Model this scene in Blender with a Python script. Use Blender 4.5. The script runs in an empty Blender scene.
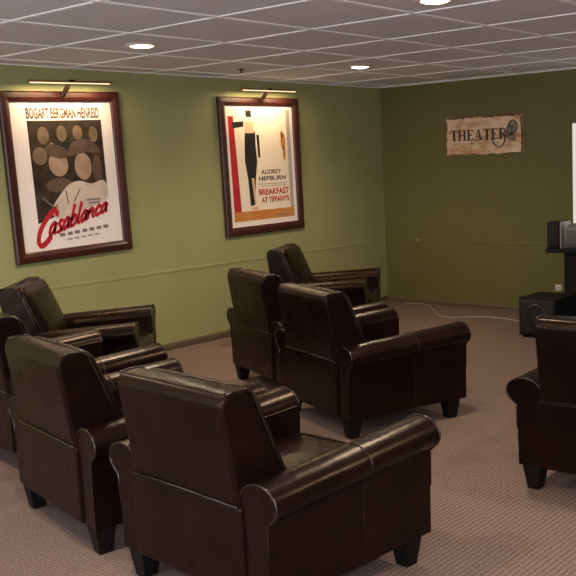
import bpy, bmesh, math, random
from mathutils import Vector, Matrix
random.seed(7)
PI = math.pi
SC = bpy.context.scene
COL = SC.collection
H = 2.3

# ------------------------------------------------------------------ materials
def principled(name, col, rough=.5, metal=0., spec=.5):
    m = bpy.data.materials.new(name); m.use_nodes = True
    nt = m.node_tree; b = nt.nodes['Principled BSDF']
    b.inputs['Base Color'].default_value = (*col, 1); b.inputs['Roughness'].default_value = rough
    b.inputs['Metallic'].default_value = metal; b.inputs['Specular IOR Level'].default_value = spec
    return m, nt, b

def noise_mat(name, c1, c2, scale, rough=.5, bump=0., bscale=None, metal=0., spec=.5, detail=4, stretch=(1, 1, 1), lo=.35, hi=.65, dist=.002):
    m, nt, b = principled(name, c1, rough, metal, spec)
    tc = nt.nodes.new('ShaderNodeTexCoord'); mp = nt.nodes.new('ShaderNodeMapping')
    mp.inputs['Scale'].default_value = stretch
    nt.links.new(tc.outputs['Object'], mp.inputs['Vector'])
    n = nt.nodes.new('ShaderNodeTexNoise'); n.inputs['Scale'].default_value = scale; n.inputs['Detail'].default_value = detail
    nt.links.new(mp.outputs['Vector'], n.inputs['Vector'])
    r = nt.nodes.new('ShaderNodeValToRGB')
    r.color_ramp.elements[0].position = lo; r.color_ramp.elements[1].position = hi
    r.color_ramp.elements[0].color = (*c1, 1); r.color_ramp.elements[1].color = (*c2, 1)
    nt.links.new(n.outputs['Fac'], r.inputs['Fac']); nt.links.new(r.outputs['Color'], b.inputs['Base Color'])
    if bump:
        n2 = nt.nodes.new('ShaderNodeTexNoise'); n2.inputs['Scale'].default_value = bscale or scale; n2.inputs['Detail'].default_value = 3
        nt.links.new(mp.outputs['Vector'], n2.inputs['Vector'])
        bp = nt.nodes.new('ShaderNodeBump'); bp.inputs['Strength'].default_value = bump; bp.inputs['Distance'].default_value = dist
        nt.links.new(n2.outputs['Fac'], bp.inputs['Height']); nt.links.new(bp.outputs['Normal'], b.inputs['Normal'])
    return m

def emit_mat(name, col, strength):
    m = bpy.data.materials.new(name); m.use_nodes = True; nt = m.node_tree
    nt.nodes.remove(nt.nodes['Principled BSDF'])
    e = nt.nodes.new('ShaderNodeEmission'); e.inputs['Color'].default_value = (*col, 1); e.inputs['Strength'].default_value = strength
    nt.links.new(e.outputs[0], nt.nodes['Material Output'].inputs['Surface'])
    return m

def leather():
    m, nt, b = principled('brown_leather', (.02, .01, .008), .26, 0, .19)
    b.inputs['Specular Tint'].default_value = (1., .74, .54, 1)
    tc = nt.nodes.new('ShaderNodeTexCoord')
    n = nt.nodes.new('ShaderNodeTexNoise'); n.inputs['Scale'].default_value = 5; n.inputs['Detail'].default_value = 5
    nt.links.new(tc.outputs['Object'], n.inputs['Vector'])
    r = nt.nodes.new('ShaderNodeValToRGB')
    r.color_ramp.elements[0].color = (.0052, .0021, .0017, 1); r.color_ramp.elements[1].color = (.0090, .0036, .0029, 1)
    r.color_ramp.elements[0].position = .3; r.color_ramp.elements[1].position = .7
    nt.links.new(n.outputs['Fac'], r.inputs['Fac']); nt.links.new(r.outputs['Color'], b.inputs['Base Color'])
    rr = nt.nodes.new('ShaderNodeMapRange'); rr.inputs['To Min'].default_value = .22; rr.inputs['To Max'].default_value = .34
    nt.links.new(n.outputs['Fac'], rr.inputs['Value']); nt.links.new(rr.outputs['Result'], b.inputs['Roughness'])
    v = nt.nodes.new('ShaderNodeTexVoronoi'); v.inputs['Scale'].default_value = 190
    n2 = nt.nodes.new('ShaderNodeTexNoise'); n2.inputs['Scale'].default_value = 11; n2.inputs['Detail'].default_value = 2
    nt.links.new(tc.outputs['Object'], v.inputs['Vector']); nt.links.new(tc.outputs['Object'], n2.inputs['Vector'])
    b1 = nt.nodes.new('ShaderNodeBump'); b1.inputs['Strength'].default_value = .18; b1.inputs['Distance'].default_value = .001
    b2 = nt.nodes.new('ShaderNodeBump'); b2.inputs['Strength'].default_value = .22; b2.inputs['Distance'].default_value = .012
    nt.links.new(n2.outputs['Fac'], b2.inputs['Height']); nt.links.new(v.outputs['Distance'], b1.inputs['Height'])
    nt.links.new(b2.outputs['Normal'], b1.inputs['Normal']); nt.links.new(b1.outputs['Normal'], b.inputs['Normal'])
    return m

def carpet():
    m, nt, b = principled('ribbed_carpet', (.3, .25, .2), .95, 0, .1)
    L = nt.links
    tc = nt.nodes.new('ShaderNodeTexCoord')
    w = nt.nodes.new('ShaderNodeTexWave'); w.wave_type = 'BANDS'; w.bands_direction = 'X'
    w.inputs['Scale'].default_value = 13.; w.inputs['Distortion'].default_value = 2.2
    w.inputs['Detail'].default_value = 2; w.inputs['Detail Scale'].default_value = 6
    n = nt.nodes.new('ShaderNodeTexNoise'); n.inputs['Scale'].default_value = 90; n.inputs['Detail'].default_value = 2
    n3 = nt.nodes.new('ShaderNodeTexNoise'); n3.inputs['Scale'].default_value = 1.3; n3.inputs['Detail'].default_value = 3
    for q in (w, n, n3): L.new(tc.outputs['Object'], q.inputs['Vector'])
    mx = nt.nodes.new('ShaderNodeMix'); mx.data_type = 'FLOAT'; mx.inputs[0].default_value = .72
    L.new(w.outputs['Fac'], mx.inputs[2]); L.new(n.outputs['Fac'], mx.inputs[3])
    r = nt.nodes.new('ShaderNodeValToRGB'); r.color_ramp.elements[0].position = .2; r.color_ramp.elements[1].position = .8
    r.color_ramp.elements[0].color = (.100, .0665, .0545, 1); r.color_ramp.elements[1].color = (.248, .182, .157, 1)
    L.new(mx.outputs[0], r.inputs['Fac'])
    L.new(r.outputs['Color'], b.inputs['Base Color'])
    bp = nt.nodes.new('ShaderNodeBump'); bp.inputs['Strength'].default_value = .4; bp.inputs['Distance'].default_value = .004
    L.new(mx.outputs[0], bp.inputs['Height']); L.new(bp.outputs['Normal'], b.inputs['Normal'])
    return m

M = {}
M['leather'] = leather()
M['leather_edge'] = noise_mat('leather_piping', (.012, .006, .005), (.017, .009, .007), 20, .25)
M['leg'] = noise_mat('black_stained_wood', (.003, .0024, .0022), (.005, .004, .0035), 8, .55, .1, 60, spec=.2, stretch=(6, 6, 1))
M['carpet'] = carpet()
M['wall_green'] = noise_mat('light_green_paint', (.335, .345, .155), (.355, .365, .165), 3, .55, .12, 160, spec=.3)
M['wall_olive'] = noise_mat('dark_olive_paint', (.130, .125, .038), (.14, .135, .043), 3, .6, .12, 160, spec=.25)
M['wall_plain'] = noise_mat('beige_paint', (.42, .36, .27), (.45, .39, .29), 3, .7, .1, 150)
M['tile'] = noise_mat('ceiling_tile', (.70, .665, .715), (.78, .745, .79), 60, .9, .5, 130, spec=.1, dist=.004)
M['tbar'] = noise_mat('white_ceiling_grid', (.93, .91, .92), (.95, .93, .94), 5, .5)
M['base'] = noise_mat('brown_cove_base', (.115, .080, .050), (.13, .092, .058), 6, .5)
M['wood'] = noise_mat('mahogany_frame', (.036, .0085, .0075), (.060, .013, .0095), 6, .35, .1, 40, stretch=(5, 1, 1))
M['paper'] = noise_mat('poster_paper', (.86, .78, .755), (.89, .81, .785), 3, .45, spec=.4)
M['photo'] = noise_mat('sepia_picture', (.016, .011, .009), (.060, .042, .030), 9, .65, spec=.2, lo=.3, hi=.7)
M['skin'] = noise_mat('sepia_mid', (.30, .20, .14), (.42, .29, .21), 9, .45)
M['skin2'] = noise_mat('sepia_dim', (.12, .085, .05), (.20, .14, .085), 12, .45)
M['coat'] = noise_mat('sepia_light', (.55, .45, .38), (.66, .56, .48), 7, .45)
M['hat'] = noise_mat('sepia_brown', (.085, .055, .040), (.13, .088, .066), 9, .6, spec=.2)
M['red_ink'] = noise_mat('red_ink', (.44, .012, .026), (.50, .018, .034), 6, .4)
M['dark_ink'] = noise_mat('dark_ink', (.03, .022, .02), (.05, .035, .03), 8, .4)
M['brown_ink'] = noise_mat('ochre_ink', (.10, .05, .02), (.17, .09, .04), 8, .4)
M['grey_ink'] = noise_mat('grey_ink', (.20, .17, .16), (.25, .21, .20), 8, .4)
M['cream'] = noise_mat('cream_paper', (.86, .74, .60), (.90, .78, .64), 3, .45)
M['orange_ink'] = noise_mat('orange_ink', (.55, .20, .045), (.62, .26, .07), 5, .45)
M['lilac'] = noise_mat('lilac_ink', (.42, .37, .36), (.48, .42, .41), 5, .45)
M['peach'] = noise_mat('peach_ink', (.70, .42, .27), (.75, .48, .32), 5, .45)
M['black_ink'] = noise_mat('black_ink', (.012, .010, .012), (.02, .017, .02), 8, .4)
M['brass'] = noise_mat('aged_brass', (.42, .24, .10), (.50, .30, .13), 9, .28, metal=1.)
M['bronze'] = noise_mat('dark_bronze', (.03, .018, .012), (.05, .03, .02), 9, .4, metal=.6)
M['tube'] = emit_mat('lit_lamp_tube', (1., .74, .42), 1.5)
M['lens'] = emit_mat('lit_recessed_lens', (1., .80, .55), 16)
M['ring'] = noise_mat('white_lamp_ring', (.62, .52, .46), (.66, .56, .5), 9, .4)
M['black'] = noise_mat('black_satin', (.005, .005, .006), (.008, .008, .009), 7, .6, .05, 90, spec=.2)
M['cloth'] = noise_mat('speaker_cloth', (.004, .004, .005), (.009, .009, .010), 250, .8, .3, 400)
M['cone'] = noise_mat('dark_blue_cone', (.010, .012, .02), (.014, .017, .028), 20, .35)
M['grey'] = noise_mat('grey_plastic', (.16, .15, .14), (.20, .19, .175), 6, .4)
M['grey_cloth'] = noise_mat('grey_speaker_cloth', (.09, .085, .075), (.13, .12, .11), 200, .8)
M['cord'] = noise_mat('ivory_cord', (.40, .33, .29), (.46, .38, .33), 9, .5)
M['silver'] = noise_mat('silver_plastic', (.30, .29, .27), (.36, .35, .33), 9, .35, metal=.5)
M['white'] = noise_mat('white_plastic', (.72, .70, .66), (.78, .76, .72), 6, .4)
M['screen'] = emit_mat('lit_white_screen', (1., .93, .80), .55)

def sign_board():
    m, nt, b = principled('weathered_sign', (.6, .5, .35), .7, 0, .2)
    L = nt.links
    tc = nt.nodes.new('ShaderNodeTexCoord')
    n = nt.nodes.new('ShaderNodeTexNoise'); n.inputs['Scale'].default_value = 5.5; n.inputs['Detail'].default_value = 6; n.inputs['Roughness'].default_value = .65
    mp = nt.nodes.new('ShaderNodeMapping'); mp.inputs['Scale'].default_value = (.8, 1, 1.6)
    L.new(tc.outputs['Object'], mp.inputs['Vector']); L.new(mp.outputs['Vector'], n.inputs['Vector'])
    r = nt.nodes.new('ShaderNodeValToRGB'); cr = r.color_ramp
    cr.elements[0].position = .34; cr.elements[0].color = (.36, .16, .075, 1)
    cr.elements[1].position = .66; cr.elements[1].color = (.84, .66, .46, 1)
    e = cr.elements.new(.46); e.color = (.66, .38, .20, 1)
    e = cr.elements.new(.53); e.color = (.76, .54, .34, 1)
    L.new(n.outputs['Fac'], r.inputs['Fac']); L.new(r.outputs['Color'], b.inputs['Base Color'])
    return m
M['sign'] = sign_board()
M['sign_edge'] = noise_mat('worn_sign_edge', (.12, .045, .022), (.22, .10, .05), 12, .7)
M['sign_ink'] = noise_mat('sign_lettering', (.035, .014, .012), (.075, .035, .028), 25, .6)
M['sign_mark'] = noise_mat('sign_emblem', (.22, .16, .11), (.32, .24, .165), 22, .6)
M['sign_mark_dark'] = noise_mat('sign_emblem_dark', (.055, .042, .03), (.10, .075, .052), 22, .6)

# ------------------------------------------------------------------ helpers
def link(name, me, mat, parent=None, smooth=True, bevel=0, angle=40):
    if smooth:
        for p in me.polygons: p.use_smooth = True
    me.materials.append(mat)
    o = bpy.data.objects.new(name, me); COL.objects.link(o)
    if parent: o.parent = parent
    if bevel:
        b = o.modifiers.new('Bevel', 'BEVEL'); b.width = bevel; b.segments = 3; b.limit_method = 'ANGLE'; b.angle_limit = math.radians(35)
        b.harden_normals = False
        w = o.modifiers.new('WN', 'WEIGHTED_NORMAL'); w.keep_sharp = True
    return o

def done(name, bm, mat, parent=None, smooth=True, bevel=0):
    bmesh.ops.recalc_face_normals(bm, faces=bm.faces)
    me = bpy.data.meshes.new(name); bm.to_mesh(me); bm.free()
    return link(name, me, mat, parent, smooth, bevel)

def box(bm, x0, x1, y0, y1, z0, z1):
    v = [bm.verts.new((x, y, z)) for x in (x0, x1) for y in (y0, y1) for z in (z0, z1)]
    for f in ((0, 1, 3, 2), (4, 6, 7, 5), (0, 4, 5, 1), (2, 3, 7, 6), (0, 2, 6, 4), (1, 5, 7, 3)):
        bm.faces.new([v[i] for i in f])

def prism(bm, pts, ext):
    """pts: list of Vector (planar loop), ext: Vector."""
    a = [bm.verts.new(p) for p in pts]; b = [bm.verts.new(Vector(p) + ext) for p in pts]
    n = len(pts)
    bm.faces.new(a); bm.faces.new(b[::-1])
    for i in range(n): bm.faces.new((a[i], a[(i + 1) % n], b[(i + 1) % n], b[i]))

def tube(bm, pts, r, seg=8, closed=False, cap=True):
    pts = [Vector(p) for p in pts]; n = len(pts); rings = []
    up = None
    for i, p in enumerate(pts):
        a = pts[(i - 1) % n] if (closed or i > 0) else p
        b = pts[(i + 1) % n] if (closed or i < n - 1) else p
        t = (b - a).normalized()
        if up is None: up = t.orthogonal().normalized()
        up = (up - t * up.dot(t)); up = up.normalized() if up.length > 1e-6 else t.orthogonal().normalized()
        s = t.cross(up)
        rr = r[i] if isinstance(r, (list, tuple)) else r
        rings.append([bm.verts.new(p + (up * math.cos(2 * PI * k / seg) + s * math.sin(2 * PI * k / seg)) * rr) for k in range(seg)])
    m = n if closed else n - 1
    for i in range(m):
        A, B = rings[i], rings[(i + 1) % n]
        for k in range(seg): bm.faces.new((A[k], A[(k + 1) % seg], B[(k + 1) % seg], B[k]))
    if cap and not closed: bm.faces.new(rings[0][::-1]); bm.faces.new(rings[-1])

def lathe(bm, prof, seg=32, axis='Z', c=(0, 0, 0)):
    c = Vector(c); rings = []
    for r, h in prof:
        ring = []
        for k in range(seg):
            a = 2 * PI * k / seg; x, y = r * math.cos(a), r * math.sin(a)
            p = Vector((x, y, h)) if axis == 'Z' else (Vector((x, h, y)) if axis == 'Y' else Vector((h, x, y)))
            ring.append(bm.verts.new(c + p))
        rings.append(ring)
    for A, B in zip(rings, rings[1:]):
        for k in range(seg): bm.faces.new((A[k], A[(k + 1) % seg], B[(k + 1) % seg], B[k]))
    bm.faces.new(rings[0][::-1]); bm.faces.new(rings[-1])

def cushion(bm, c, s, r, bulge=(0, 0, 0), n=12, warp=None):
    """rounded, slightly puffed box: centre c, full size s, edge radius r, bulge per axis."""
    c = Vector(c); hx = Vector(s) / 2
    tmp = bmesh.new(); bmesh.ops.create_cube(tmp, size=2)
    bmesh.ops.subdivide_edges(tmp, edges=tmp.edges, cuts=n, use_grid_fill=True)
    vm = {}
    for v in tmp.verts:
        q = Vector((v.co.x * hx.x, v.co.y * hx.y, v.co.z * hx.z))
        inner = Vector([max(-(hx[i] - r), min(hx[i] - r, q[i])) for i in range(3)])
        d = q - inner
        p = inner + (d.normalized() * r if d.length > 1e-9 else d)
        for i in range(3):
            j, k = (i + 1) % 3, (i + 2) % 3
            if bulge[i]:
                f = (1 - (q[j] / hx[j]) ** 2) * (1 - (q[k] / hx[k]) ** 2)
                p[i] += bulge[i] * f * (q[i] / hx[i])
        if warp: p = warp(p)
        vm[v] = bm.verts.new(c + p)
    for f in tmp.faces: bm.faces.new([vm[v] for v in f.verts])
    tmp.free()

def thing(name, label, cat, loc=(0, 0, 0), rz=0, group=None):
    o = bpy.data.objects.new(name, None); COL.objects.link(o)
    o.empty_display_size = .1
    o.location = loc; o.rotation_euler = (0, 0, rz); o['label'] = label; o['category'] = cat
    if group: o['group'] = group
    return o

def tag(o, label, cat, group=None):
    o['label'] = label; o['category'] = cat
    if group: o['group'] = group
    return o

def structure(o):
    o['kind'] = 'structure'; return o

def copy_tree(o, parent=None):
    c = o.copy(); COL.objects.link(c)
    if parent: c.parent = parent
    for ch in list(o.children): copy_tree(ch, c)
    return c

# ------------------------------------------------------------------ camera
cam = bpy.data.cameras.new('camera'); co = bpy.data.objects.new('camera', cam); COL.objects.link(co)
yaw, pitch, roll = -.664780174, -.133382948, -.0377692495
dv = Vector((math.sin(yaw) * math.cos(pitch), math.cos(yaw) * math.cos(pitch), math.sin(pitch)))
rv = Vector((math.cos(yaw), -math.sin(yaw), 0)); uv = rv.cross(dv)
cr_, sr_ = math.cos(roll), math.sin(roll)
RV = rv * cr_ + uv * sr_; UV = -rv * sr_ + uv * cr_
CP = Vector((6.24587743, -8.03018305, 1.50610784))
co.matrix_world = Matrix(((RV.x, UV.x, -dv.x, CP.x), (RV.y, UV.y, -dv.y, CP.y), (RV.z, UV.z, -dv.z, CP.z), (0, 0, 0, 1)))
cam.sensor_width = 36; cam.lens = 933.894777 / 576 * 36
cam.shift_x = -96 / 576
cam.clip_start = .02
SC.camera = co

# ------------------------------------------------------------------ room shell
X1, Y0 = 8.2, -9.6
def shell(name, x0, x1, y0, y1, z0, z1, mat):
    bm = bmesh.new(); box(bm, x0, x1, y0, y1, z0, z1)
    return structure(done(name, bm, mat, None, False))
shell('floor', -.1, X1 + .1, Y0 - .1, .1, -.1, 0, M['carpet'])
shell('wall_left', -.1, 0, Y0, .1, 0, H + .1, M['wall_green'])
shell('wall_far', 0, X1, 0, .1, 0, H + .1, M['wall_olive'])
shell('wall_right', X1, X1 + .1, Y0, .1, 0, H + .1, M['wall_plain'])
ceil = shell('ceiling', 0, X1, Y0, 0, H, H + .1, M['tile'])
# suspended-ceiling grid
bm = bmesh.new(); S = .74
k = -4
while True:
    x = 2.478 + k * S
    k += 1
    if x < .02: continue
    if x > X1: break
    box(bm, x - .013, x + .013, Y0, 0, H - .006, H + .002)
k = -6
while True:
    y = -5.288 + k * S
    k += 1
    if y < Y0: continue
    if y > -.02: break
    box(bm, 0, X1, y - .013, y + .013, H - .005, H + .002)
box(bm, 0, .022, Y0, 0, H - .007, H + .002); box(bm, 0, X1, -.022, 0, H - .007, H + .002)
done('ceiling_grid', bm, M['tbar'], ceil, False)

def moulding(name, z, dep, hgt, mat, wall):
    prof = [(0, 0), (dep * .7, 0), (dep, hgt * .25), (dep, hgt * .75), (dep * .6, hgt), (0, hgt)]
    bm = bmesh.new()
    if wall == 'left': prism(bm, [Vector((d, Y0, z + h)) for d, h in prof], Vector((0, -Y0, 0)))
    else: prism(bm, [Vector((0, -d, z + h)) for d, h in prof], Vector((X1, 0, 0)))
    return structure(done(name, bm, mat, None, False))
moulding('trim_1', .655, .004, .026, M['wall_green'], 'left')
moulding('trim_2', .655, .004, .026, M['wall_olive'], 'far')
moulding('baseboard_left', 0, .012, .06, M['base'], 'left')
moulding('baseboard_far', 0, .012, .045, M['base'], 'far')

# ------------------------------------------------------------------ armchairs
BHW, YT, ZT = .300, -.44, .81      # half width, rear of the top, height of the back
AT = .565                         # arm top
AX = .384
def arm_profile(s):
    ax, az, rx, ar = AX, AT - .063, .090, .063
    pts = [(.30, .12), (.29, az)]
    for k in range(0, 13):
        a = PI - (PI * 1.28) * k / 12
        pts.append((ax + rx * math.cos(a), az + ar * math.sin(a)))
    pts += [(.424, az - .066), (.420, .30), (.416, .115)]
    return [(s * x, z) for x, z in pts]
def arm_drop(z, y):                  # the arm tops slope down a little towards the rear
    return z + (y - .415) * .056 * max(0, min(1, (z - .25) / .2))

def make_chair():
    t = thing('club_chair', '', 'armchair')
    L, E = M['leather'], M['leather_edge']
    # base between the arms
    bm = bmesh.new()
    prof = [(-.395, .115), (-.40, .43), (-.20, .43), (-.16, .30), (.355, .29), (.37, .275), (.37, .115)]
    prism(bm, [Vector((-.31, y, z)) for y, z in prof], Vector((.62, 0, 0)))
    base = done('seat_base', bm, L, t, True, .014)
    bm = bmesh.new(); tube(bm, [(-.30, -.401, .432), (-.1, -.402, .434), (.1, -.402, .434), (.30, -.401, .432)], .0035)
    done('seam', bm, E, base)
    # arms
    for s in (1, -1):
        pr = arm_profile(s)
        bm = bmesh.new(); prism(bm, [Vector((x, -.385, z)) for x, z in pr], Vector((0, .80, 0)))
        for v in bm.verts: v.co.z = arm_drop(v.co.z, v.co.y)
        arm = done('arm', bm, L, t, True, .016)
        up = pr[1:17]
        for y in (-.384, .414):
            bm = bmesh.new(); tube(bm, [Vector((x, y, arm_drop(z, y))) for x, z in up], .0045, 6)
            done('piping', bm, E, arm)
        bm = bmesh.new()
        cx = AX
        tube(bm, [Vector((s * (cx + (abs(x) - cx) * 1.005), .05, arm_drop(z, .05) + .0005)) for x, z in pr[2:]], .0028, 5)
        done('stitched_seam', bm, E, arm)
    # back: a wedge, thin at the top, its front sloping down to the seat
    bm = bmesh.new()
    prof = [(-.392, .40), (-.398, .44), (YT, ZT - .05), (YT + .004, ZT - .020), (YT + .022, ZT - .004), (YT + .05, ZT), (YT + .105, ZT), (YT + .128, ZT - .018), (-.235, .60), (-.17, .44), (-.15, .32), (-.30, .32)]
    A, B = [], []
    for y, z in prof:
        h = BHW
        A.append(bm.verts.new((-h, y, z))); B.append(bm.verts.new((h, y, z)))
    bm.faces.new(A); bm.faces.new(B[::-1])
    for k in range(len(prof)):
        k2 = (k + 1) % len(prof); bm.faces.new((A[k], A[k2], B[k2], B[k]))
    back = done('backrest', bm, L, t, True, .016)
    for s in (-1, 1):
        bm = bmesh.new()
        tube(bm, [(s * (BHW - .002), y, z) for y, z in ((-.18, .46), (-.238, .60), (YT + .128, ZT - .020), (YT + .105, ZT - .001), (YT + .05, ZT - .001), (YT + .02, ZT - .006))], .005, 6)
        done('piping', bm, E, back)
    # padded inside back
    bm = bmesh.new()
    def lean(p):
        return Vector((p.x, p.y - p.z * .40, p.z))
    cushion(bm, (0, -.236, .605), (.57, .07, .40), .033, (.004, .022, .004), 12, lean)
    done('back_cushion', bm, L, t)
    # seat cushion
    bm = bmesh.new()
    def sink(p):
        return p
    cushion(bm, (0, .11, .335), (.575, .62, .125), .05, (0, .015, .018), 14)
    sc = done('seat_cushion', bm, L, t)
    bm = bmesh.new()
    loop = []
    for sx, sy in ((1, 1), (-1, 1), (-1, -1), (1, -1)):
        for k in range(4):
            a0 = {(1, 1): 0, (-1, 1): PI / 2, (-1, -1): PI, (1, -1): 3 * PI / 2}[(sx, sy)] + k * PI / 6
            loop.append(Vector((sx * .2475 + .03 * math.cos(a0), .11 + sy * .27 + .036 * math.sin(a0), .380)))
    tube(bm, loop, .006, 6, True)
    done('piping', bm, E, sc)
    # tapered feet
    for sx in (-1, 1):
        for sy in (-1, 1):
            bm = bmesh.new()
            cx, cy = sx * .357, sy * .335
            vs = []
            for z, h in ((0, .029), (.122, .046)):
                ox = cx + sx * (0 if z else -.0)
                vs.append([bm.verts.new((ox + a * h, cy + b * h, z)) for a, b in ((-1, -1), (1, -1), (1, 1), (-1, 1))])
            bm.faces.new(vs[0][::-1]); bm.faces.new(vs[1])
            for i in range(4): bm.faces.new((vs[0][i], vs[0][(i + 1) % 4], vs[1][(i + 1) % 4], vs[1][i]))
            done('leg', bm, M['leg'], t, False, .004)
    return t

chairs = [
    (3.825, -5.66, 4.5, 'brown leather club chair nearest the viewer, seen from behind in the front centre'),
    (2.83, -5.525, 11.5, 'brown leather club chair with its back to the viewer, directly left of the nearest chair'),
    (1.68, -5.16, 9, 'brown leather club chair almost hidden behind the second chair, cut by the left photo edge'),
    (.84, -4.42, 46, 'brown leather club chair turned sideways at the light green wall under the red script poster'),
    (2.76, -3.76, 20, 'brown leather club chair in mid room, seen from behind, showing its whole right side'),
    (1.82, -3.30, 21, 'brown leather club chair in the middle row, its rear half hidden behind the mid-room chair'),
    (.856, -1.976, 60, 'brown leather club chair farthest away, turned sideways near the corner, under the black-and-red poster'),
    (4.575, -4.03, 0, 'brown leather club chair cut by the right photo edge, in front of the black subwoofer'),
]
proto = make_chair()
for i, (x, y, a, lab) in enumerate(chairs):
    o = proto if i == 0 else copy_tree(proto)
    o.location = (x, y, 0); o.rotation_euler = (0, 0, -math.radians(a))
    o['label'] = lab; o['category'] = 'armchair'; o['group'] = 'brown leather club chairs in the theater room'

# ------------------------------------------------------------------ flat panels (posters, sign)
class Panel:
    def __init__(s, O, U, V, N, w, h): s.O, s.U, s.V, s.N, s.w, s.h = Vector(O), Vector(U), Vector(V), Vector(N), w, h
    def p(s, u, v, d): return s.O + s.U * (u * s.w) + s.V * ((1 - v) * s.h) + s.N * d     # v runs downward
def patch(P, name, pts, d0, th, mat, parent):
    bm = bmesh.new(); prism(bm, [P.p(u, v, d0) for u, v in pts], P.N * th)
    return done(name, bm, mat, parent, False)
def patches(P, name, polys, d0, th, mat, parent):
    if len(polys) <= 7:                                   # a few printed shapes: one piece each
        for pts in polys: patch(P, name, pts, d0, th, mat, parent)
        return
    bm = bmesh.new()
    for pts in polys: prism(bm, [P.p(u, v, d0) for u, v in pts], P.N * th)
    return done(name, bm, mat, parent, False)
def rect(u0, u1, v0, v1): return [(u0, v0), (u1, v0), (u1, v1), (u0, v1)]
def oval(u, v, ru, rv, n=24, rot=0):
    return [(u + ru * math.cos(a) * math.cos(rot) - rv * math.sin(a) * math.sin(rot), v + ru * math.cos(a) * math.sin(rot) + rv * math.sin(a) * math.cos(rot)) for a in [2 * PI * k / n for k in range(n)]]
def spline(pts, n=6):
    out = []
    for i in range(len(pts) - 1):
        p0 = pts[max(i - 1, 0)]; p1 = pts[i]; p2 = pts[i + 1]; p3 = pts[min(i + 2, len(pts) - 1)]
        for k in range(n):
            t = k / n
            out.append(tuple(.5 * (2 * b + (c - a) * t + (2 * a - 5 * b + 4 * c - d) * t * t + (3 * b - a - 3 * c + d) * t ** 3) for a, b, c, d in zip(p0, p1, p2, p3)))
    out.append(tuple(pts[-1])); return out
def ribbon(pts, w):
    """closed outline of a stroke; w: width or list per control."""
    n = len(pts); A, B = [], []
    for i, p in enumerate(pts):
        a = pts[max(i - 1, 0)]; b = pts[min(i + 1, n - 1)]
        dx, dy = b[0] - a[0], b[1] - a[1]; l = math.hypot(dx, dy) or 1
        ww = (w[0] + (w[1] - w[0]) * i / (n - 1)) / 2 if isinstance(w, tuple) else w / 2
        A.append((p[0] - dy / l * ww, p[1] + dx / l * ww)); B.append((p[0] + dy / l * ww, p[1] - dx / l * ww))
    return A + B[::-1]

def lettering(P, name, body, u0, u1, v0, v1, d0, mat, parent, shear=0., bold=0., rise=0., th=.0008, taper=None):
    """text mesh fitted in the box u0..u1, v0..v1; rise lifts the right end (fraction of panel height)."""
    cu = bpy.data.curves.new('lettering', 'FONT'); cu.body = body; cu.shear = shear; cu.offset = bold; cu.resolution_u = 3
    cu.align_x = 'CENTER'
    o = bpy.data.objects.new('lettering', cu); COL.objects.link(o)
    dg = bpy.context.evaluated_depsgraph_get(); me = bpy.data.meshes.new_from_object(o.evaluated_get(dg))
    bpy.data.objects.remove(o); bpy.data.curves.remove(cu)
    xs = [v.co.x for v in me.vertices]; ys = [v.co.y for v in me.vertices]
    ax, bx, ay, by = min(xs), max(xs), min(ys), max(ys)
    for v in me.vertices:
        fu = (v.co.x - ax) / (bx - ax); fv = (v.co.y - ay) / (by - ay)
        vv = v1 + (v0 - v1) * fv
        if taper: vv = v1 + (vv - v1) * taper(fu)
        vv -= rise * fu
        v.co = P.p(u0 + (u1 - u0) * fu, vv, d0)
    bm = bmesh.new(); bm.from_mesh(me); bpy.data.meshes.remove(me)
    g = bmesh.ops.extrude_face_region(bm, geom=bm.faces[:])
    bmesh.ops.translate(bm, vec=P.N * th, verts=[e for e in g['geom'] if isinstance(e, bmesh.types.BMVert)])
    return done(name, bm, mat, parent, False)

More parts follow.
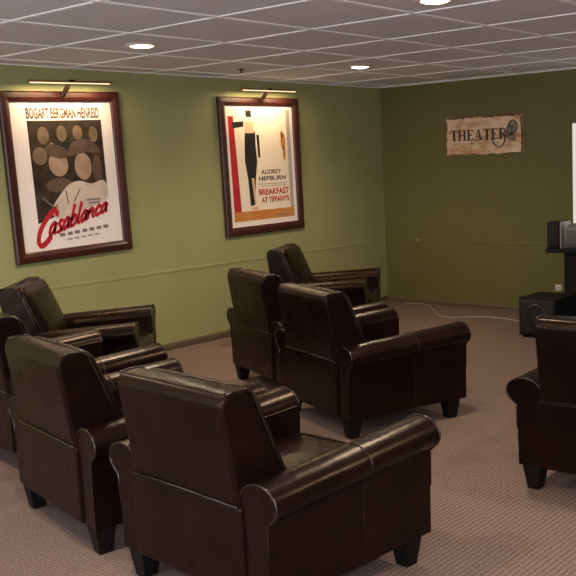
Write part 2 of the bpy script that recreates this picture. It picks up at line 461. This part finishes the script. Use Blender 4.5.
FW, FH, MW = 1.014, 1.237, .076
def framed_poster(y, z, label, lamp_label, tilt):
    t = thing('framed_poster', label, 'poster', (0, y + FW / 2, z), 0, 'framed posters on the light green wall')
    t.rotation_euler = (math.radians(tilt), 0, 0)
    # moulding
    prof = [(0, .004), (0, .030), (.010, .038), (.045, .040), (.058, .034), (.068, .030), (.076, .022), (.076, .004)]
    bm = bmesh.new(); rings = []
    for o, d in prof:
        rings.append([bm.verts.new((d, sy * (FW / 2 - o), zz)) for sy, zz in ((-1, o), (1, o), (1, FH - o), (-1, FH - o))])
    for A, B in zip(rings, rings[1:] + rings[:1]):
        for k in range(4): bm.faces.new((A[k], A[(k + 1) % 4], B[(k + 1) % 4], B[k]))
    done('frame', bm, M['wood'], t, False)
    iw, ih = FW - 2 * MW + .012, FH - 2 * MW + .012
    bm = bmesh.new(); box(bm, .003, .012, -iw / 2, iw / 2, MW - .006, MW - .006 + ih)
    sheet = done('poster_sheet', bm, M['paper'], t, False)
    P = Panel((.012, -iw / 2 + .006, MW), (0, 1, 0), (0, 0, 1), (1, 0, 0), iw - .012, ih - .012)
    # picture light above
    l = thing('picture_light', lamp_label, 'picture light', (0, y + FW / 2 - math.sin(math.radians(tilt)) * FH, z + FH), 0, 'brass picture lights above the posters')
    l.rotation_euler = (math.radians(tilt), 0, 0)
    bm = bmesh.new(); bx, bz, hl = .165, .055, .345
    ring = [(math.cos(a), math.sin(a)) for a in [PI * (-.12) + PI * 1.24 * k / 10 for k in range(11)]]
    outer = [Vector((bx + .013 * c, -hl, bz + .013 * s)) for c, s in ring] + [Vector((bx + .0115 * c, -hl, bz + .0115 * s)) for c, s in ring[::-1]]
    prism(bm, outer, Vector((0, 2 * hl, 0)))
    for yy in (-hl - .004, hl): prism(bm, [Vector((bx + .014 * math.cos(2 * PI * k / 16), yy, bz + .014 * math.sin(2 * PI * k / 16))) for k in range(16)], Vector((0, .004, 0)))
    done('lamp_shade', bm, M['brass'], l, True)
    bm = bmesh.new(); tube(bm, [(bx, -hl + .01, bz - .004), (bx, hl - .01, bz - .004)], .0065, 10)
    done('lamp_tube', bm, M['tube'], l)
    bm = bmesh.new(); tube(bm, spline([(.061, 0, -.022), (.080, 0, .000), (.105, 0, .018), (.125, 0, .040), (.152, 0, .060)], 5), .018, 10)
    lathe(bm, [(.020, .0425), (.020, .054), (.012, .062)], 16, 'X', (0, 0, -.028))
    box(bm, bx - .017, bx + .016, -.022, .022, bz + .002, bz + .017)
    done('lamp_arm', bm, M['bronze'], l)
    ld = bpy.data.lights.new('picture_lamp', 'AREA'); ld.shape = 'RECTANGLE'; ld.size = .66; ld.size_y = .02
    ld.energy = PICW; ld.color = (1., .74, .42)
    lo = bpy.data.objects.new('picture_lamp', ld); COL.objects.link(lo); lo.parent = l
    lo.location = (bx, 0, bz - .013)
    ax = Vector((-.06, 0, -1)).normalized()
    zax = -ax; xax = Vector((0, 1, 0)); yax = zax.cross(xax)
    lo.rotation_euler = Matrix((xax, yax, zax)).transposed().to_euler()
    return t, sheet, P

PICW = 5.5
# first poster: white sheet, dark picture block, red script title (picture as generic soft shapes)
t, sheet, P = framed_poster(-4.37, .884, 'wood framed poster nearer the viewer with dark picture block and red script title',
                            'lit brass bar lamp above the red script poster', 1.5)
pic = patch(P, 'picture_block', [(.15, .125), (.885, .125), (.885, .60), (.80, .70), (.62, .73), (.40, .76), (.155, .815)], 0, .0006, M['photo'], sheet)
patches(P, 'picture_shape', [oval(.29, .225, .055, .06), oval(.47, .215, .05, .055), oval(.63, .21, .05, .05), oval(.79, .225, .045, .055), oval(.24, .36, .07, .06), oval(.36, .30, .03, .03)], .0006, .0004, M['skin2'], sheet)
patches(P, 'picture_pale_shape', [oval(.41, .42, .095, .085, rot=.25), oval(.655, .445, .085, .095, rot=-.15)], .0006, .0006, M['skin'], sheet)
patches(P, 'picture_brown_shape', [oval(.405, .335, .115, .045, rot=.2), spline([(.50, .375), (.55, .29), (.68, .255), (.80, .29), (.84, .36), (.70, .35), (.50, .375)], 5)[:-1], oval(.80, .47, .05, .10), oval(.40, .565, .13, .05)], .0012, .0004, M['hat'], sheet)
patches(P, 'picture_cream_shape', [spline([(.36, .66), (.48, .57), (.60, .545), (.72, .57), (.84, .55), (.885, .60), (.86, .69), (.66, .74), (.36, .79), (.30, .73), (.36, .66)], 5)[:-1]], .0012, .0006, M['coat'], sheet)
patches(P, 'picture_stroke', [ribbon([(.22, .64), (.33, .72)], .018), ribbon([(.45, .60), (.47, .70)], .012), ribbon([(.60, .60), (.52, .69)], .010), ribbon([(.25, .76), (.36, .70)], .014)], .0018, .0004, M['skin2'], sheet)
lettering(P, 'poster_lettering', 'BOGART BERGMAN HENREID', .15, .87, .038, .112, 0, M['brown_ink'], sheet, 0, .03)
lettering(P, 'small_lettering', 'HUMPHREY            INGRID              PAUL', .19, .80, .013, .026, 0, M['grey_ink'], sheet)
# brush script drawn stroke by stroke (x to the right, y up, x-height 1)
def script(ch):
    if ch == 'a': return .98, [[(.80, .82), (.55, 1.02), (.22, .80), (.10, .35), (.28, .0), (.55, .18), (.76, .60)], [(.82, 1.0), (.74, .45), (.80, .05), (1.0, .16)]]
    if ch == 's': return .80, [[(.72, .86), (.50, 1.02), (.26, .84), (.36, .58), (.60, .38), (.58, .10), (.32, -.02), (.08, .14)], [(.55, .05), (.84, .18)]]
    if ch == 'b': return .92, [[(.22, 2.15), (.16, 1.2), (.14, .08)], [(.15, .50), (.42, .98), (.72, .90), (.80, .48), (.58, .04), (.14, .06)]]
    if ch == 'l': return .52, [[(.26, 2.15), (.18, 1.1), (.20, .10), (.50, .12)]]
    if ch == 'n': return 1.0, [[(.14, 1.0), (.12, .5), (.10, .0)], [(.12, .55), (.42, .98), (.68, .90), (.70, .45), (.74, .05), (.98, .16)]]
    if ch == 'c': return .84, [[(.78, .78), (.52, 1.02), (.22, .80), (.12, .38), (.34, .0), (.64, .06), (.86, .24)]]
polys = []; x = 0; UNIT = .0775; XH = .070
def put(px, py):                      # word space -> panel u, v: slanted, climbing to the right, growing smaller
    k = 1.12 - .032 * px
    u = .235 + px * UNIT + py * XH * .42 * k
    return (u, .905 - .0165 * px - py * XH * k)
for ch in 'asablanca':
    wch, strokes = script(ch)
    for st in strokes: polys.append(ribbon([put(x + a, b) for a, b in spline(st, 5)], (.029, .022)))
    x += wch
for st in polys: patch(P, 'title_stroke', st, .0022, .0008, M['red_ink'], sheet)
patch(P, 'title_capital', ribbon(spline([(.335, .775), (.345, .745), (.31, .735), (.235, .79), (.165, .865), (.14, .935), (.165, .965), (.215, .945), (.265, .905)], 7), (.036, .040)), .0022, .0008, M['red_ink'], sheet)
patches(P, 'small_print', [rect(.655 + .0, .80, .675, .690), rect(.67, .79, .698, .712)] +
        [rect(.35 + .075 * k + .004 * (k % 2), .35 + .075 * k + .052, .895 - .004 * k, .918 - .004 * k) for k in range(7)] +
        [rect(.42 + .07 * k, .42 + .07 * k + .05, .938 - .003 * k, .947 - .003 * k) for k in range(5)], .0022, .0004, M['grey_ink'], sheet)

# second poster: cream sheet, red stripe, tall black tapered shape, red title, ochre band
t, sheet, P = framed_poster(-2.329, .902, 'wood framed poster nearer the corner with tall black shape and red block title',
                            'lit brass bar lamp above the poster near the corner', .7)
patch(P, 'cream_ground', rect(.045, .90, .03, .965), 0, .0004, M['cream'], sheet)
patch(P, 'side_stripe', rect(.90, .955, .03, .90), 0, .0005, M['lilac'], sheet)
patch(P, 'red_stripe', [(.04, .085), (.115, .085), (.155, .88), (.05, .88)], .0004, .0004, M['red_ink'], sheet)
patch(P, 'ochre_band', rect(.045, .955, .875, .955), .0004, .0005, M['orange_ink'], sheet)
# plain stand-in for the artwork: a tall tapered dark column with a few plain patches
col = [(.27, .215), (.42, .215), (.415, .33), (.425, .46), (.39, .60), (.35, .83), (.29, .83), (.275, .60), (.245, .46), (.255, .33)]
patch(P, 'tall_black_shape', col, .0008, .0006, M['black_ink'], sheet)
patches(P, 'peach_patch', [rect(.27, .40, .125, .225), [(.325, .60), (.365, .60), (.372, .82), (.352, .82)], rect(.30, .40, .845, .865)], .0014, .0004, M['peach'], sheet)
patches(P, 'black_patch', [rect(.295, .375, .035, .09), [(.10, .135), (.26, .125), (.255, .17), (.10, .185)], [(.435, .24), (.47, .24), (.475, .43), (.445, .43)]], .0014, .0005, M['black_ink'], sheet)
patches(P, 'orange_patch', [oval(.835, .30, .035, .075), oval(.82, .24, .02, .03), oval(.845, .40, .022, .06)], .0008, .0004, M['orange_ink'], sheet)
lettering(P, 'name_lettering', 'AUDREY', .47, .78, .535, .573, .0006, M['dark_ink'], sheet, .1, .02)
lettering(P, 'name_lettering', 'HEPBURN', .43, .85, .590, .628, .0006, M['dark_ink'], sheet, .1, .02)
patches(P, 'small_print', [rect(.42, .86, .653, .658), rect(.45, .84, .673, .677)] + [rect(.66 + .04 * k, .69 + .04 * k, .925, .938) for k in range(6)], .001, .0004, M['grey_ink'], sheet)
lettering(P, 'title_lettering', 'BREAKFAST', .42, .885, .695, .750, .0008, M['red_ink'], sheet, 0, .03)
lettering(P, 'title_lettering', "AT TIFFANY'S", .455, .88, .765, .815, .0008, M['red_ink'], sheet, 0, .03)

# ------------------------------------------------------------------ THEATER sign on the far wall
SX, SZ, SW, SH = .85, 1.548, .886, .386
t = thing('theater_sign', 'weathered cream and rust wall sign reading THEATER on the dark olive wall', 'sign', (SX + SW / 2, 0, SZ))
def wob(n, amp): return [random.uniform(-amp, amp) for _ in range(n)]
bm = bmesh.new()
n = 22; pts = []
w1 = wob(n, .004); w2 = wob(n, .004)
for k in range(n): pts.append(Vector((-SW / 2 + SW * k / (n - 1), -.004, w1[k])))
for k in range(n): pts.append(Vector((SW / 2 - SW * k / (n - 1), -.004, SH + w2[k])))
prism(bm, pts, Vector((0, -.020, 0)))
board = done('board', bm, M['sign'], t, False)
P = Panel((-SW / 2, -.0245, 0), (1, 0, 0), (0, 0, 1), (0, -1, 0), SW, SH)
def ragged(n, a, b): return [(k / n, random.uniform(a, b)) for k in range(n + 1)]
r1 = ragged(26, .025, .085); r2 = ragged(16, .016, .034); r3 = ragged(26, .012, .04); r4 = ragged(14, .004, .022)
patch(P, 'worn_edge', [(0, 0), (1, 0)] + r1[::-1], -.0004, .0008, M['sign_edge'], t)
patch(P, 'worn_edge', [(1, .09), (1, .955)] + [(1 - d, .09 + .865 * k) for k, d in r2][::-1], -.0004, .0008, M['sign_edge'], t)
patch(P, 'worn_edge', [(0, 1), (1, 1)] + [(k, 1 - d) for k, d in r3][::-1], -.0004, .0008, M['sign_edge'], t)
patch(P, 'worn_edge', [(0, .09), (0, .955)] + [(d, .09 + .865 * k) for k, d in r4][::-1], -.0004, .0008, M['sign_edge'], t)
# serif capitals drawn from strokes: unit box 0..1 x 0..1 (v down)
ST, TH, SF = .30, .11, .09
def glyph(ch):
    g = []
    def stem(x0, w=ST): g.append(rect(x0, x0 + w, 0, 1)); g.append(rect(x0 - .08, x0 + w + .08, 0, .07)); g.append(rect(x0 - .08, x0 + w + .08, .93, 1))
    if ch == 'T':
        g += [rect(.37, .37 + ST, 0, 1), rect(.27, .73, .93, 1), rect(.03, .97, 0, .10), [(.03, .1), (.10, .1), (.06, .32), (.03, .32)], [(.90, .1), (.97, .1), (.97, .32), (.94, .32)]]
    if ch == 'H':
        stem(.10, .23); stem(.67, .23); g.append(rect(.30, .70, .45, .55))
    if ch == 'E':
        g += [rect(.14, .14 + ST, 0, 1), rect(.04, .5, 0, .07), rect(.04, .5, .93, 1), rect(.38, .90, 0, .10), rect(.38, .94, .90, 1), rect(.38, .70, .44, .54),
              [(.83, .1), (.90, .1), (.90, .30), (.87, .30)], [(.85, .9), (.94, .9), (.94, .68), (.91, .68)], rect(.66, .72, .36, .62)]
    if ch == 'A':
        g += [[(.44, 0), (.60, 0), (.90, 1), (.64, 1)], [(.44, 0), (.52, .0), (.22, 1), (.13, 1)], rect(.26, .68, .60, .69), rect(.02, .33, .93, 1), rect(.57, .98, .93, 1)]
    if ch == 'R':
        g += [rect(.12, .12 + ST, 0, 1), rect(.02, .48, .93, 1), rect(.02, .3, 0, .07)]
        g.append(ribbon(spline([(.34, .05), (.62, .05), (.76, .15), (.78, .27), (.72, .42), (.58, .50), (.34, .50)], 5), .12))
        g.append([(.44, .50), (.66, .48), (.96, 1), (.68, 1)])
    return g
u = .055; polys = []
for ch in 'THEATER':
    w = {'T': .103, 'H': .118, 'E': .098, 'A': .118, 'R': .108}[ch]
    for pl in glyph(ch): polys.append([(u + x * w,   .35 + y * .28) for x, y in pl])
    u += w + .0
patches(P, 'lettering', polys, 0, .0015, M['sign_ink'], t)
patches(P, 'small_lettering', [rect(.09 + .027 * k, .108 + .027 * k, .70, .715) for k in range(0, 24) if k % 4 != 3] + [rect(.10 + .03 * k, .112 + .03 * k, .735, .745) for k in range(0, 20) if k % 5 != 2], 0, .001, M['sign_ink'], t)
# emblem at the right: a pale oval swirl above a looped ribbon
patches(P, 'emblem', [oval(.865, .36, .055, .20, rot=.08), oval(.845, .58, .045, .11)], .0016, .001, M['sign_mark'], t)
patches(P, 'emblem_ribbon', [ribbon(spline([(.60, .58), (.64, .74), (.70, .83), (.76, .74), (.79, .55), (.82, .30), (.87, .17), (.92, .24), (.92, .42), (.87, .50)], 7), .022),
        ribbon(spline([(.50, .70), (.53, .66), (.56, .62)], 5), .014), ribbon(spline([(.84, .30), (.87, .38), (.85, .50), (.80, .60)], 5), .018), ribbon(spline([(.88, .55), (.90, .62), (.87, .70)], 5), .014),
        oval(.845, .33, .012, .03), oval(.885, .34, .012, .03)], .0027, .001, M['sign_mark_dark'], t)

# ------------------------------------------------------------------ ceiling fittings
LAMPW = 76
def recessed(x, y, label, on=True):
    t = thing('recessed_light', label, 'ceiling light', (x, y, H), 0, 'recessed ceiling lights')
    bm = bmesh.new(); lathe(bm, [(.072, -.004), (.078, -.012), (.098, -.009), (.104, 0), (.104, .002), (.072, .002)], 36)
    done('trim_ring', bm, M['ring'], t)
    bm = bmesh.new(); lathe(bm, [(.0718, -.002), (.070, -.009), (.055, -.015), (.03, -.019), (.004, -.020)], 32)
    done('lens', bm, M['lens'], t)
    ld = bpy.data.lights.new('recessed_lamp', 'SPOT'); ld.energy = LAMPW; ld.color = (1., .78, .55); ld.spot_size = math.radians(150); ld.spot_blend = .8; ld.shadow_soft_size = .06
    lo = bpy.data.objects.new('recessed_lamp', ld); COL.objects.link(lo); lo.parent = t; lo.location = (0, 0, -.03)
    return t
recessed(1.355, -4.175, 'lit recessed ceiling light between the two posters, at upper left')
recessed(1.30, -1.93, 'lit recessed ceiling light near the room corner beyond the two posters')
recessed(3.535, -4.075, 'lit recessed ceiling light cut by the top photo edge, right of centre')
recessed(1.368, -6.398, 'recessed ceiling light out of view to the left of the posters')
recessed(3.588, -6.398, 'recessed ceiling light out of view above the nearest chair')
recessed(5.808, -6.398, 'recessed ceiling light out of view near the camera')
recessed(5.808, -4.178, 'recessed ceiling light out of view to the right')
recessed(5.808, -1.958, 'recessed ceiling light out of view near the screen')

t = thing('sprinkler_head', 'small brown sprinkler head hanging from the ceiling tile above the corner poster', 'sprinkler', (.60, -2.60, H))
bm = bmesh.new(); lathe(bm, [(.030, .001), (.030, -.003), (.010, -.006), (.008, -.012), (.004, -.013)], 20)
done('escutcheon', bm, M['bronze'], t)
bm = bmesh.new(); tube(bm, [(-.007, 0, -.011), (-.010, 0, -.018), (-.003, 0, -.026)], .003, 6); tube(bm, [(.007, 0, -.011), (.010, 0, -.018), (.003, 0, -.026)], .003, 6)
lathe(bm, [(.012, -.025), (.013, -.027), (.012, -.028)], 16)
done('deflector', bm, M['bronze'], t)

# ------------------------------------------------------------------ screen, media stand, speakers
t = thing('projection_screen', 'lit white projection screen on the olive wall at the right photo edge', 'screen', (3.10, 0, .69))
bm = bmesh.new(); box(bm, -.848, .848, -.022, -.003, .0, 1.115); done('screen_backing', bm, M['white'], t, False, .003)
bm = bmesh.new(); box(bm, -.842, .842, -.025, -.0215, .006, 1.109); done('screen_surface', bm, M['screen'], t, False)

t = thing('media_stand', 'black media stand with overhanging top below the white screen', 'stand', (3.0, -.43, 0))
bm = bmesh.new(); box(bm, -.735, .735, -.17, .20, .655, .69); done('stand_top', bm, M['black'], t, False, .004)
bm = bmesh.new(); box(bm, -.575, .575, -.12, .18, .05, .655); cab = done('cabinet', bm, M['black'], t, False, .005)
bm = bmesh.new(); box(bm, -.60, .60, -.14, .19, 0, .05); done('plinth', bm, M['black'], t, False, .004)
for s in (-1, 1):
    bm = bmesh.new(); box(bm, s * .285 - .275, s * .285 + .275, -.136, -.121, .07, .635); d = done('door', bm, M['black'], t, False, .004)
    bm = bmesh.new(); lathe(bm, [(.006, -.137), (.006, -.148), (.013, -.152), (.012, -.160)], 16, 'Y', (s * .05, 0, .40)); done('knob', bm, M['silver'], d)

# bookshelf speaker: black grille, silver side strips
t = thing('bookshelf_speaker', 'small black speaker with silver edge at the left end of the media stand', 'speaker', (2.325, -.46, .69))
bm = bmesh.new(); box(bm, -.068, .062, -.085, .10, 0, .235); cab = done('speaker_cabinet', bm, M['black'], t, False, .006)
bm = bmesh.new(); cushion(bm, (-.006, -.088, .118), (.118, .02, .22), .009, (0, .004, 0), 8); done('grille', bm, M['cloth'], t)
bm = bmesh.new(); box(bm, .062, .076, -.092, .10, 0, .237); done('side_trim', bm, M['silver'], t, False, .003)
t = thing('desktop_speaker', 'rounded grey speaker beside the small black speaker on the media stand', 'speaker', (2.505, -.46, .69))
bm = bmesh.new(); cushion(bm, (0, 0, .11), (.15, .17, .22), .05, (0, .01, 0), 10); body = done('speaker_cabinet', bm, M['grey'], t)
bm = bmesh.new(); cushion(bm, (0, -.088, .10), (.10, .02, .13), .009, (0, .003, 0), 8); done('grille', bm, M['grey_cloth'], t)

t = thing('subwoofer', 'black floor subwoofer box between the far wall and the right-hand chair', 'speaker', (2.505, -1.03, 0))
bm = bmesh.new(); box(bm, -.175, .175, -.17, .19, .018, .34); done('subwoofer_cabinet', bm, M['black'], t, False, .006)
bm = bmesh.new(); cushion(bm, (0, -.178, .18), (.325, .022, .295), .010, (0, .003, 0), 8); done('grille', bm, M['cloth'], t)
bm = bmesh.new(); lathe(bm, [(.09, -.186), (.094, -.194), (.082, -.197), (.06, -.190), (.02, -.187), (.004, -.190)], 28, 'Y', (0, 0, .20)); done('speaker_cone', bm, M['cone'], t)
for sx in (-1, 1):
    for sy in (-1, 1):
        bm = bmesh.new(); lathe(bm, [(.016, 0), (.018, .019)], 14, 'Z', (sx * .14, sy * .14, 0)); done('foot', bm, M['black'], t)

t = thing('wall_outlet', 'white wall outlet low on the olive wall beside the media stand', 'outlet', (2.085, 0, .225))
bm = bmesh.new(); box(bm, -.034, .034, -.007, -.0005, 0, .058); done('outlet_plate', bm, M['white'], t, False, .003)
bm = bmesh.new(); box(bm, -.018, .018, -.028, -.006, .026, .052); done('plug', bm, M['white'], t, False, .004)
bm = bmesh.new(); box(bm, -.014, .014, -.009, -.006, .006, .020); done('socket', bm, M['white'], t, False, .002)

t = thing('wall_hook', 'tiny pale hook on the ledge of the olive wall near the corner', 'hook', (.45, 0, .665))
bm = bmesh.new(); tube(bm, [(0, -.012, .01), (0, -.024, .012), (0, -.030, .020), (0, -.027, .030)], .006, 8); done('hook_body', bm, M['white'], t)

# white power cord on the carpet
bm = bmesh.new()
pts = spline([(.62, -1.05), (.53, -.82), (.479, -.671), (.43, -.42), (.36, -.19), (.385, -.075), (.50, -.055), (.66, -.14), (.80, -.29), (1.02, -.53), (1.16, -.64), (1.30, -.635), (1.5, -.50), (1.716, -.487), (1.96, -.555), (2.2, -.66), (2.42, -.81)], 6)
tube(bm, [(x, y, .0048) for x, y in pts], .0048, 8)
tag(done('power_cord', bm, M['cord']), 'thin white power cord snaking over the carpet along the far wall', 'cord')

# ------------------------------------------------------------------ light
# the camera's own small flash
fl = bpy.data.lights.new('camera_flash', 'POINT'); fl.energy = 110; fl.color = (.92, .95, 1.); fl.shadow_soft_size = .03
fo = bpy.data.objects.new('camera_flash', fl); COL.objects.link(fo); fo.location = CP + Vector((.02, 0, .09))
w = bpy.data.worlds.new('world'); SC.world = w; w.use_nodes = True  # added ambient fill, entering where the back wall is left out
w.node_tree.nodes['Background'].inputs['Color'].default_value = (.90, .92, 1., 1); w.node_tree.nodes['Background'].inputs['Strength'].default_value = 2.3
vs = SC.view_settings
vs.view_transform = 'Standard'; vs.look = 'None'; vs.gamma = 1; vs.exposure = .47; vs.use_curve_mapping = False
